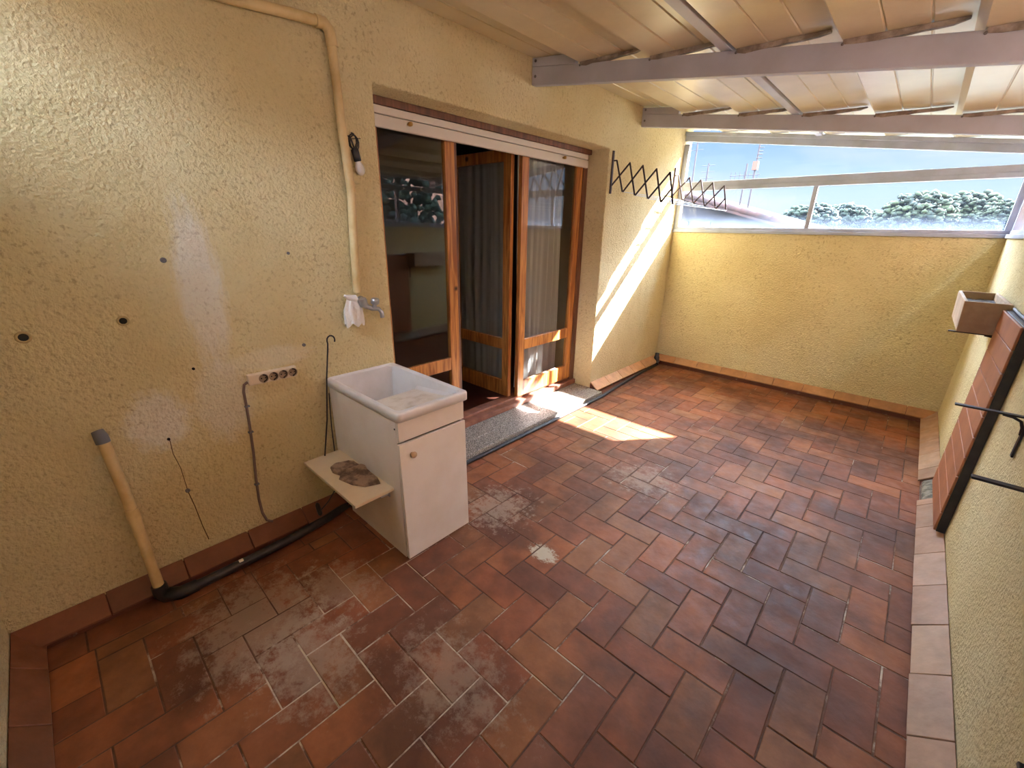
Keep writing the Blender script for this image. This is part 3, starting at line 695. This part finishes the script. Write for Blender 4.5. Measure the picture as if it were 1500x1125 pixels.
# cable behind shelf with black connector
m = MB(); m.tube([(.018, 1.388, .76), (.012, 1.378, .55), (.012, 1.375, .30), (.030, 1.36, .17), (.085, 1.27, .125), (.10, 1.215, .10)], .0032, 6)
t = thing('hanging_cable', 'thin cable ending in a black connector, hanging beside the sink above the floor pipe', 'cable', (.1, 1.21, .09))
m.build('cord', M_black, t); m = MB(); m.lathe([(.004, .09), (.011, .08), (.013, .05), (.013, .012), (.008, .0)], (.105, 1.205, .072), (.02, -.12, 1), 12); m.build('connector', M_black, t)

# ---------------------------------------------------------------- pipes
m = MB(); R_ = .022
pts = [(.03, .02, 2.470), (.03, .6, 2.488), (.03, 1.177, 2.503), (.03, 1.50, 2.530), (.03, 1.585, 2.532), (.03, 1.612, 2.512), (.03, 1.622, 2.47), (.03, 1.63, 2.113), (.03, 1.644, 1.83), (.03, 1.637, 1.72), (.03, 1.630, 1.60), (.03, 1.618, 1.31)]
m.tube(pts, R_, 14)
t = thing('supply_pipe', 'cream painted pipe running along under the ceiling then down to the tap', 'pipe', (.03, 1.62, 1.3))
m.build('pipe_run', M_pipe, t)
m = MB(); m.tube([(.03, 1.555, 2.531), (.03, 1.592, 2.533), (.03, 1.618, 2.512), (.03, 1.624, 2.45)], .027, 14); m.build('elbow', M_pipe, t)

def faucet():
    t = thing('tap', 'grey metal wall tap at the foot of the cream pipe', 'tap', (.0, 1.66, 1.25))
    m = MB(); m.tube([(.0, 1.648, 1.262), (.055, 1.645, 1.262)], .015, 14); m.lathe([(.022, 0), (.022, .008), (.016, .012)], (.001, 1.648, 1.262), (1, 0, 0), 18); m.build('wall_flange', M_chrome, t)
    m = MB(); m.tube([(.055, 1.628, 1.275), (.055, 1.640, 1.235)], .023, 16); m.tube([(.055, 1.64, 1.236), (.075, 1.675, 1.218), (.095, 1.705, 1.215), (.105, 1.715, 1.195), (.106, 1.717, 1.165)], [.015, .013, .012, .012, .012], 12); m.build('tap_body', M_chrome, t)
    m = MB(); m.tube([(.085, 1.683, 1.22), (.085, 1.688, 1.245)], .012, 12); m.lathe([(.02, 0), (.024, .008), (.024, .026), (.018, .034), (0, .036)], (.085, 1.689, 1.243), (.1, .1, 1), 16); m.build('tap_handle', M_chrome, t)
faucet()
# white cloth hanging at the tap
m = MB(); nu, nz = 40, 18; vs = []
for k in range(nz+1):
    tz = k/nz; wz = .032+.030*min(1, tz*2.2)
    for i in range(nu):
        a = 2*PI*i/nu; rr_ = wz*(1+.16*math.sin(7*a+tz*2)+.12*mnoise.noise(Vector((math.cos(a)*2, math.sin(a)*2, tz*3))))
        z = 1.285-.155*tz-.012*math.sin(5*a+1)*tz
        vs.append((.030+rr_*.38*math.sin(a), 1.583+rr_*.84*math.cos(a), z))
m.add(vs, [(k*nu+i, k*nu+(i+1) % nu, (k+1)*nu+(i+1) % nu, (k+1)*nu+i) for k in range(nz) for i in range(nu)], True)
m.tube([(.03, 1.60, 1.276), (.035, 1.565, 1.285), (.04, 1.535, 1.300)], [.022, .017, .006], 10)
m.add(vs[:nu], [tuple(range(nu))], True)
tag(m.build('cloth_strip', M_cloth), 'white cloth tied around the pipe and hanging behind the tap', 'cloth')

# light bulb
t = thing('bulb_lamp', 'bare light bulb in a black holder dangling from wires, right of the cream pipe', 'lamp', (.03, 1.69, 2.0))
m = MB()
for k in range(3):
    pts = []
    for i in range(12):
        a = i/11*2*PI*(.8+.1*k)+k; pts.append((.014+.006*k, 1.686+.024*math.sin(a)+.003*k, 2.072+.036*math.cos(a)-.006*k))
    m.tube(pts, .003, 6)
m.tube([(.012, 1.66, 2.075), (.018, 1.70, 2.082), (.014, 1.735, 2.088)], .002, 6)
m.tube([(.015, 1.655, 2.09), (.03, 1.668, 2.085), (.034, 1.676, 2.058), (.032, 1.684, 2.035)], .0045, 8)
m.build('wires', M_black, t)
m = MB(); m.lathe([(.004, .0), (.012, -.006), (.019, -.012), (.019, -.062), (.016, -.066)], (.030, 1.685, 2.040), (0, -.22, 1), 16); m.build('lamp_holder', M_black, t)
m = MB(); m.lathe([(.013, -.060), (.014, -.070), (.022, -.086), (.025, -.104), (.020, -.122), (.010, -.131), (0, -.133)], (.030, 1.685, 2.040), (0, -.22, 1), 18); m.build('glass_bulb', M_bulb, t)

# drain pipe with floor run
def bz(p0, p1, n=2): return [Vector(p0).lerp(Vector(p1), i/n) for i in range(n+1)]
t = thing('drain_pipe', 'cream waste pipe slanting down the left wall into a black floor elbow', 'pipe', (.09, .455, .0))
m = MB(); m.tube([(.045, .440, .83), (.075, .452, .55), (.095, .455, .30), (.11, .456, .085)], .021, 14); m.build('upright_pipe', M_pipe, t)
m = MB(); m.tube([(.080, .4535, .50), (.083, .454, .47), (.087, .454, .44)], .0245, 14); m.build('pipe_sleeve', M_pipe, t)
m = MB(); m.tube([(.030, .434, .862), (.0425, .4385, .838), (.0455, .440, .812)], [.020, .0238, .0238], 14); m.build('wall_cap', M_grey_pvc, t)
m = MB(); m.tube([(.109, .456, .098), (.112, .458, .05), (.120, .470, .036), (.150, .52, .034), (.150, .585, .033)], [.029, .031, .033, .031, .028], 14); m.build('floor_elbow', M_black, t)
m = MB(); m.tube([(.150, .57, .032), (.142, .80, .028), (.128, 1.05, .028), (.10, 1.25, .028), (.06, 1.395, .03)], .0235, 14); m.build('floor_run', M_black, t)
m = MB(); m.box(.138, .158, .765, .785, .048, .056); m.build('pipe_clip', M_cloth, t, bevel=.003)
# hose to the far corner
m = MB(); m.tube([(.14, 1.825, .014), (.195, 1.95, .014), (.200, 2.4, .014), (.203, 3.2, .014), (.200, 4.15, .014), (.165, 4.5, .014), (.12, 5.1, .014), (.105, 5.65, .014)], .0125, 10)
t = thing('floor_hose', 'black hose lying along the granite step to the far corner', 'hose', (.2, 3.2, 0)); m.build('hose_run', M_black, t)
m = MB(); m.tube([(.175, 1.90, .010), (.178, 2.4, .010), (.180, 3.2, .010), (.178, 4.15, .010), (.142, 4.5, .010), (.10, 5.1, .010), (.085, 5.64, .010)], .008, 8); m.build('thin_hose', M_black, t)
m = MB(); m.lathe([(.03, 0), (.035, .02), (.034, .10), (.026, .115), (.026, .15), (.012, .155), (0, .156)], (.062, 5.72, .0), (0, 0, 1), 14); m.tube([(.062, 5.72, .05), (.10, 5.66, .018)], .02, 10); m.build('corner_fitting', M_black, t)

# power strip -------------------------------------------------------------
def strip():
    t = thing('socket_strip', 'beige four-socket strip screwed to the ochre wall', 'socket strip', (0, 1.11, .94))
    ang = math.atan2(.004, .24); y0, y1 = 1.000, 1.232; z0, z1 = .906, .962; zc = .934
    m = MB(); m.box(.001, .031, y0, y1, z0, z1); m.build('housing', M_strip, t, bevel=.006)
    for k in range(4):
        y = 1.068+k*.047; o = MB(); 
        o.lathe([(.0225, .0005), (.0225, .0015), (.0200, .0015), (.0195, -.004), (0, -.004)], (.0365, y, zc), (1, 0, 0), 22); so_ = o.build('socket', M_socket, t)
        h = MB()
        for dy, dz in ((-.0095, 0), (.0095, 0)): h.lathe([(.0035, 0), (0, .0004)], (.0335, y+dy, zc+dz), (1, 0, 0), 10)
        h.box(.033, .0385, y-.003, y+.003, zc+.017, zc+.021); h.box(.033, .0385, y-.003, y+.003, zc-.021, zc-.017)
        h.add([(.0336, y+.0195*math.cos(a)*.98, zc+.0195*math.sin(a)*.98) for a in [PI*i/10-PI/2 for i in range(11)]]+[(.0336, y+.0135*math.cos(a), zc+.0135*math.sin(a)) for a in [PI/2-PI*i/10 for i in range(11)]], [tuple(range(22))])  # dark crescent face: the shadow inside the socket recess, painted on
        h.build('holes_and_painted_shade', M_hole_shade, so_)
    m = MB(); m.tube([(.015, 1.0, .925), (.015, .982, .915), (.012, .975, .88), (.010, .974, .80), (.010, .970, .70), (.010, .962, .55), (.010, .948, .40), (.010, .940, .27), (.012, .942, .18), (.014, .955, .125), (.02, .98, .108)], .0065, 8); m.build('mains_cable', mat('dull_mauve_cable', srgb(120, 98, 90), .6), t)
    for (y, z) in ((.976, .80), (.968, .66), (.945, .36)):
        m = MB(); m.box(.0, .017, y-.010, y+.012, z-.003, z+.003); m.build('cable_clip', M_grey_pvc, t)
strip()

# small wall fixings
def plug(y, z, r, label, name='wall_plug', mt=None, depth=.006):
    m = MB(); m.lathe([(r, .0), (r, depth), (r*.55, depth+.001), (r*.5, .001), (0, .001)], (.0, y, z), (1, 0, 0), 12)
    return tag(m.build(name, mt or M_screw), label, 'wall fixing')
def hole(y, z, r, label):
    t = thing('pipe_hole', label, 'hole', (0, y, z))
    m = MB(); m.lathe([(r*1.6, .0), (r*1.5, .004), (r, .005), (r*.95, .001)], (.0, y, z), (1, 0, 0), 18); m.build('rim', mat('cream_rim', srgb(190, 168, 120), .6) if 'cream_rim' not in bpy.data.materials else bpy.data.materials['cream_rim'], t)
    m = MB(); m.lathe([(r, .0025), (0, .002)], (.0, y, z), (1, 0, 0), 18); m.build('dark_bore', M_hole_shade, t)
plug(.792, 1.513, .011, 'grey wall plug highest on the wall left of the cream pipe')
plug(1.291, 1.527, .007, 'small grey plug nearest the cream pipe, level with the highest plug')
plug(1.298, 1.058, .009, 'dark metal fixing above the right end of the socket strip')
plug(.662, .455, .010, 'grey plug low on the wall at the foot of the vertical crack')
plug(.801, 1.037, .006, 'small dark plug left of the socket strip', mt=M_hole_shade)
plug(.647, .736, .006, 'small dark plug just below the round whitish patch', mt=M_hole_shade)
hole(.613, 1.283, .013, 'round dark pipe hole in the wall, right one of two')
hole(.334, 1.262, .014, 'round dark pipe hole in the wall, left one of two')
m = MB(); m.tube([(.001, .650, .73), (.001, .648, .66), (.001, .660, .58), (.001, .662, .46)], .0015, 5); m.tube([(.001, .662, .45), (.001, .672, .36), (.001, .680, .24), (.001, .69, .15)], .002, 5)
tag(m.build('wall_crack', mat('dark_crack', srgb(96, 66, 34), .95)), 'fine dark crack running down the plaster to the skirting', 'crack')

# ---------------------------------------------------------------- folding airer
def airer():
    t = thing('folding_airer', 'dark metal scissor clothes airer fixed to the wall between door and far window', 'clothes airer', (0, 4.95, 2.15))
    T = [(.05, 2.262), (.184, 2.235), (.313, 2.204), (.445, 2.168), (.571, 2.133)]
    B = [(.137, 1.996), (.265, 1.963), (.395, 1.931), (.520, 1.900), (.633, 1.881)]
    for y in (4.27, 5.65):
        m = MB(); m.box(.001, .014, y-.012, y+.012, 1.985, 2.345); m.bar((.014, y, 2.262), (.05, y, 2.262), .008, .012); m.build('wall_bracket', M_airer, t, bevel=.002)
        l = MB()
        for a, b_ in zip(T, B): l.bar((a[0], y-.004, a[1]), (b_[0], y-.004, b_[1]), .005, .014, up=(1, 0, 0))
        prs = [((.012, 2.055), T[1]), (B[0], T[2]), (B[1], T[3]), (B[2], T[4]), (B[3], ((T[4][0]+B[4][0])/2, (T[4][1]+B[4][1])/2))]
        for a, b_ in prs: l.bar((a[0], y+.004, a[1]), (b_[0], y+.004, b_[1]), .005, .014, up=(1, 0, 0))
        l.build('scissor_arm', M_airer, t)
    for (x, z) in B:
        m = MB(); m.tube([(x, 4.27, z), (x, 5.65, z)], .003, 6); m.build('drying_line', M_line, t)
airer()

# ---------------------------------------------------------------- right wall: panel, planter, brackets
def panel():
    t = thing('slatted_panel', 'terracotta coloured slatted panel with a dark edge against the right wall', 'panel', (2.75, 3.8, .12))
    y0, y1, z0, z1 = 3.47, 4.16, .122, 1.27
    m = MB(); m.box(2.741, 2.778, y0, y1, z0, z1); m.build('backing_frame', M_black, t, bevel=.002)
    n = 10; h = (z1-z0)/n
    for k in range(n):
        m = MB(); m.box(2.730, 2.7408, y0+.004, y1, z0+k*h+.002, z0+(k+1)*h-.002); m.build('slat', M_panel, t, bevel=.003)
panel()
def planter():
    t = thing('trough_planter', 'weathered terracotta trough planter on a bracket high on the right wall', 'planter', (2.66, 4.5, 1.115))
    y0, y1 = 4.165, 4.88
    def ring(i, z): return [(2.565+i+.012*(1.3-z)/.19, y0+i+.01*(1.3-z)/.19, z), (2.765-i, y0+i+.01*(1.3-z)/.19, z), (2.765-i, y1-i-.01*(1.3-z)/.19, z), (2.565+i+.012*(1.3-z)/.19, y1-i-.01*(1.3-z)/.19, z)]
    R4 = [ring(.0, 1.115), ring(0, 1.30), ring(.018, 1.30), ring(.018, 1.24)]
    v = [p for r_ in R4 for p in r_]; f = [(3, 2, 1, 0)]
    for i in range(3): f += [(i*4+k, i*4+(k+1) % 4, (i+1)*4+(k+1) % 4, (i+1)*4+k) for k in range(4)]
    f.append((12, 13, 14, 15))
    m = MB(); m.add(v, f); m.build('trough', M_terra_pot, t, bevel=.004)
    m = MB(); q = ring(.0185, 1.241); nx, ny = 8, 26; vs = []
    for i in range(nx+1):
        for j in range(ny+1):
            x = q[0][0]+(q[1][0]-q[0][0])*i/nx; y = q[0][1]+(q[2][1]-q[0][1])*j/ny
            vs.append((x, y, 1.252+.012*mnoise.noise(Vector((x*40, y*40, 0)))))
    m.add(vs, [(i*(ny+1)+j, (i+1)*(ny+1)+j, (i+1)*(ny+1)+j+1, i*(ny+1)+j+1) for i in range(nx) for j in range(ny)], True); m.build('soil', M_soil, t)
planter()
def bracket(y, z, xt, label, drop=.17, curve=True):
    m = MB(); m.bar((xt, y, z), (W-.002, y, z), .024, .007); m.bar((W-.006, y, z), (W-.006, y, z-drop), .024, .007, up=(1, 0, 0))
    m.tube([(W-.009, y, z-.075), (W-.012, y, z-.045), (W-.022, y, z-.020), (W-.045, y, z-.009), (W-.075, y, z-.005)], .0055, 8)
    return tag(m.build('shelf_bracket', M_iron, None, bevel=.001, seg=1), label, 'bracket', None)
bracket(4.22, 1.108, 2.545, 'black iron bracket holding up the terracotta trough')
bracket(2.92, 1.0, 2.565, 'empty black iron bracket nearest the slatted panel')
bracket(2.15, 1.0, 2.575, 'empty black iron bracket, second from the slatted panel')
bracket(1.15, 1.0, 2.57, 'empty black iron bracket at the bottom right corner of the photo')
m = MB(); m.tube([(2.77, 4.155, 1.281), (2.768, 3.9, 1.279), (2.768, 3.47, 1.279)], .007, 8); tag(m.build('grey_cord', mat('grey_blue_cord', srgb(120, 120, 130), .6)), 'grey cord running along the top of the slatted panel to the trough', 'cord')

# ---------------------------------------------------------------- outside
m = MB(); m.box(-150, 150, -60, 300, -9.2, -9.0); struct(m.build('ground', mat('distant_ground', srgb(50, 56, 44), .95)), 'street level ground far below', 'ground')
def house():
    t = thing('neighbour_house', 'pale rendered house with a sloping clay tile roof seen through the far window', 'house', (-3, 14, -9))
    rz = lambda x: 1.83-.272*(x-.24)
    m = MB(); m.hexa([(-6, 12.1, -9), (.15, 12.1, -9), (.15, 18, -9), (-6, 18, -9)], [(-6, 12.1, rz(-6)-.16), (.15, 12.1, rz(.15)-.16), (.15, 18, rz(.15)-.16), (-6, 18, rz(-6)-.16)])
    m.build('house_wall', mat('pale_render', srgb(44, 43, 47), .9), t)
    r_ = MB(); r_.hexa([(-6, 11.9, rz(-6)-.15), (.35, 11.9, rz(.35)-.15), (.35, 18.2, rz(.35)-.15), (-6, 18.2, rz(-6)-.15)], [(-6, 11.9, rz(-6)-.06), (.35, 11.9, rz(.35)-.06), (.35, 18.2, rz(.35)-.06), (-6, 18.2, rz(-6)-.06)])
    for j in range(3):
        y = 11.95+j*.24; x = -6.0
        while x < .3:
            a = Vector((x, y, rz(x)-.03+random.uniform(-.008, .008))); b_ = Vector((x+.40, y, rz(x+.40)-.045))
            r_.tube([a, b_], [.085, .065], 8); x += .33
    r_.build('clay_roof', mat('clay_roof_tiles', srgb(56, 32, 24), .9, 0, (6, srgb(36, 24, 20), .4, .65)), t)
    wo_ = MB()
    for x in (-2.50, -1.95): 
        wo_.box(x-.24, x+.20, 12.03, 12.12, 1.1, 1.90)
    wo_.build('window_frame', mat('white_frame_outside', srgb(60, 62, 68), .6), t)
    g = MB()
    for x in (-2.50, -1.95): g.box(x-.20, x+.16, 12.015, 12.04, 1.14, 1.86)
    g.build('window_glass', mat('grey_window', srgb(30, 36, 46), .3), t)
house()
def pole(x, y, z0, z1, label, kind):
    t = thing('roof_antenna', label, 'antenna', (x, y, z0))
    m = MB(); m.tube([(x, y, z0), (x, y, z1)], .018, 6); m.build('mast', M_iron, t)
    m = MB()
    if kind == 'yagi':
        z = z0+(z1-z0)*.75; m.tube([(x-.35, y, z), (x+.32, y, z)], .009, 6)
        for k in range(7): m.tube([(x-.33+k*.1, y, z-.08), (x-.33+k*.1, y, z+.08)], .006, 5)
        m.build('boom', M_iron, t)
    elif kind == 'box':
        m.box(x-.06, x+.05, y-.06, y+.04, 3.03, 3.21); m.build('orange_box', mat('orange_amplifier', srgb(84, 44, 22), .6), t)
        m = MB()
        for k in range(6): m.tube([(x-.02, y-.02+.01*k, 3.28+.07*k), (x+.10, y, 3.28+.07*k)], .009, 5)
        m.build('dipoles', M_iron, t)
    else:
        for k in range(3): m.tube([(x-.16, y, z1-.05-.14*k), (x+.16, y, z1-.05-.14*k)], .006, 5)
        m.build('dipoles', M_iron, t)
pole(-1.02, 12.3, 2.1, 3.75, 'roof mast with an orange box, tallest near the middle of the house roof', 'box')
pole(-2.45, 12.3, 2.5, 3.9, 'leftmost thin roof antenna, close to the window post', 'comb')
pole(-2.10, 12.3, 2.4, 3.25, 'short thin roof antenna between the leftmost one and the horizontal one', 'comb')
pole(-1.30, 12.6, 2.2, 3.22, 'low roof antenna with a horizontal comb, left of the orange box', 'yagi')

M_leaf = mat('pine_foliage', srgb(44, 50, 24), .95, 0, (1.1, srgb(16, 24, 14), .40, .62))
M_leaf2 = mat('pale_foliage', srgb(36, 46, 28), .95, 0, (.9, srgb(14, 22, 16), .40, .62))
M_bark = mat('pine_bark', srgb(84, 66, 52), .95)
def tree(x, y, z_top, rw, rh, label, mt, seed):
    rnd = random.Random(seed); t = thing('pine_tree', label, 'tree', (x, y, -9), 'trees beyond the far window')
    m = MB(); zc = z_top-rh
    for k in range(620):
        a = rnd.uniform(0, 2*PI); q = math.sqrt(rnd.random()); u = rnd.uniform(-.5, 1)
        rr_ = rw*q*.92; h = rh*u*math.sqrt(max(0, 1-q*q))
        m.blob((x+rr_*math.cos(a), y+rr_*math.sin(a)*.8, zc+h), rnd.uniform(.035, .07)*rw+.09, 1, 1.1, 3.2, (1, 1, .75))
    m.build('crown', mt, t, recalc=False)
    m = MB(); m.tube([(x, y, -9), (x+.3, y, -3), (x, y, zc-.2)], [.4, .3, .2], 8); m.tube([(x+.2, y, -1.5), (x+rw*.4, y, zc-.1)], [.18, .1], 6); m.tube([(x+.1, y, -1.0), (x-rw*.4, y, zc-.1)], [.18, .1], 6); m.build('trunk', M_bark, t)
tree(-7.6, 58, 4.75, 3.0, 1.9, 'dark umbrella pine crown left of the window mullion', M_leaf2, 1)
tree(-5.4, 66, 5.05, 2.7, 1.8, 'rounded pine crown just right of the window mullion', M_leaf2, 2)
tree(-2.2, 73, 4.6, 3.4, 1.6, 'low pine crown in the dip between the taller trees', M_leaf, 3)
tree(1.0, 58, 5.6, 3.1, 2.5, 'tallest pine crown in the right-hand pane', M_leaf, 4)
tree(4.6, 66, 6.0, 3.3, 2.6, 'broad pine crown between the tallest and the rightmost one', M_leaf, 5)
tree(6.4, 58, 4.75, 1.5, 1.7, 'rightmost small pine crown at the edge of the pane', M_leaf, 6)
tree(-.4, 84, 4.6, 6.5, 1.9, 'long low hedge-like crown behind the other pines', M_leaf2, 7)
m = MB(); 
for k in range(90): m.blob((-60+k*1.35, 95+random.uniform(-3, 3), random.uniform(-1.5, .2)), random.uniform(2.2, 3.4), 2, .5, 2.0, (1, 1, .8))
tag(m.build('far_tree_belt', M_leaf2, None, recalc=False), 'distant low belt of treetops along the horizon', 'trees', kind='stuff')
# neighbouring block beyond the right-hand window (shades that side, seen mirrored in the door glass)
def block():
    t = thing('apartment_block', 'tall salmon rendered block beyond the right window, mirrored in the door glass', 'building', (8, 2, -9))
    m = MB(); m.box(5.6, 11, -7, 9.36, -9, 6.2); m.build('block_wall', mat('salmon_render', srgb(206, 150, 122), .9, 0, (3, srgb(186, 134, 108), .4, .7)), t)
    m = MB(); m.box(5.5, 11.1, -7.1, 9.36, 6.2, 6.35); m.build('cornice', mat('pale_stone', srgb(190, 182, 170), .8), t)
    for y in (-3.5, .2, 3.4, 7.6):
        m = MB(); m.box(5.55, 5.62, y-.45, y+.45, 1.2, 2.6); f = m.build('window_frame', mat('shutter_grey', srgb(120, 126, 124), .7), t, bevel=.01)
block()
t = thing('street_tree', 'grey-green tree in front of the salmon block, mirrored in the door glass', 'tree', (4.6, 5.6, -9))
m = MB(); rnd = random.Random(3)
for k in range(1100): m.blob((4.6+rnd.uniform(-.45, .45), 5.4+rnd.uniform(-.9, .75), 2.0+rnd.uniform(-1.6, .9)), rnd.uniform(.04, .09), 1, .9, 2.5)
m.build('crown', M_leaf2, t, recalc=False); m = MB(); m.tube([(4.6, 5.5, -9), (4.6, 5.5, 1.6)], [.2, .08], 8); m.build('trunk', M_bark, t)
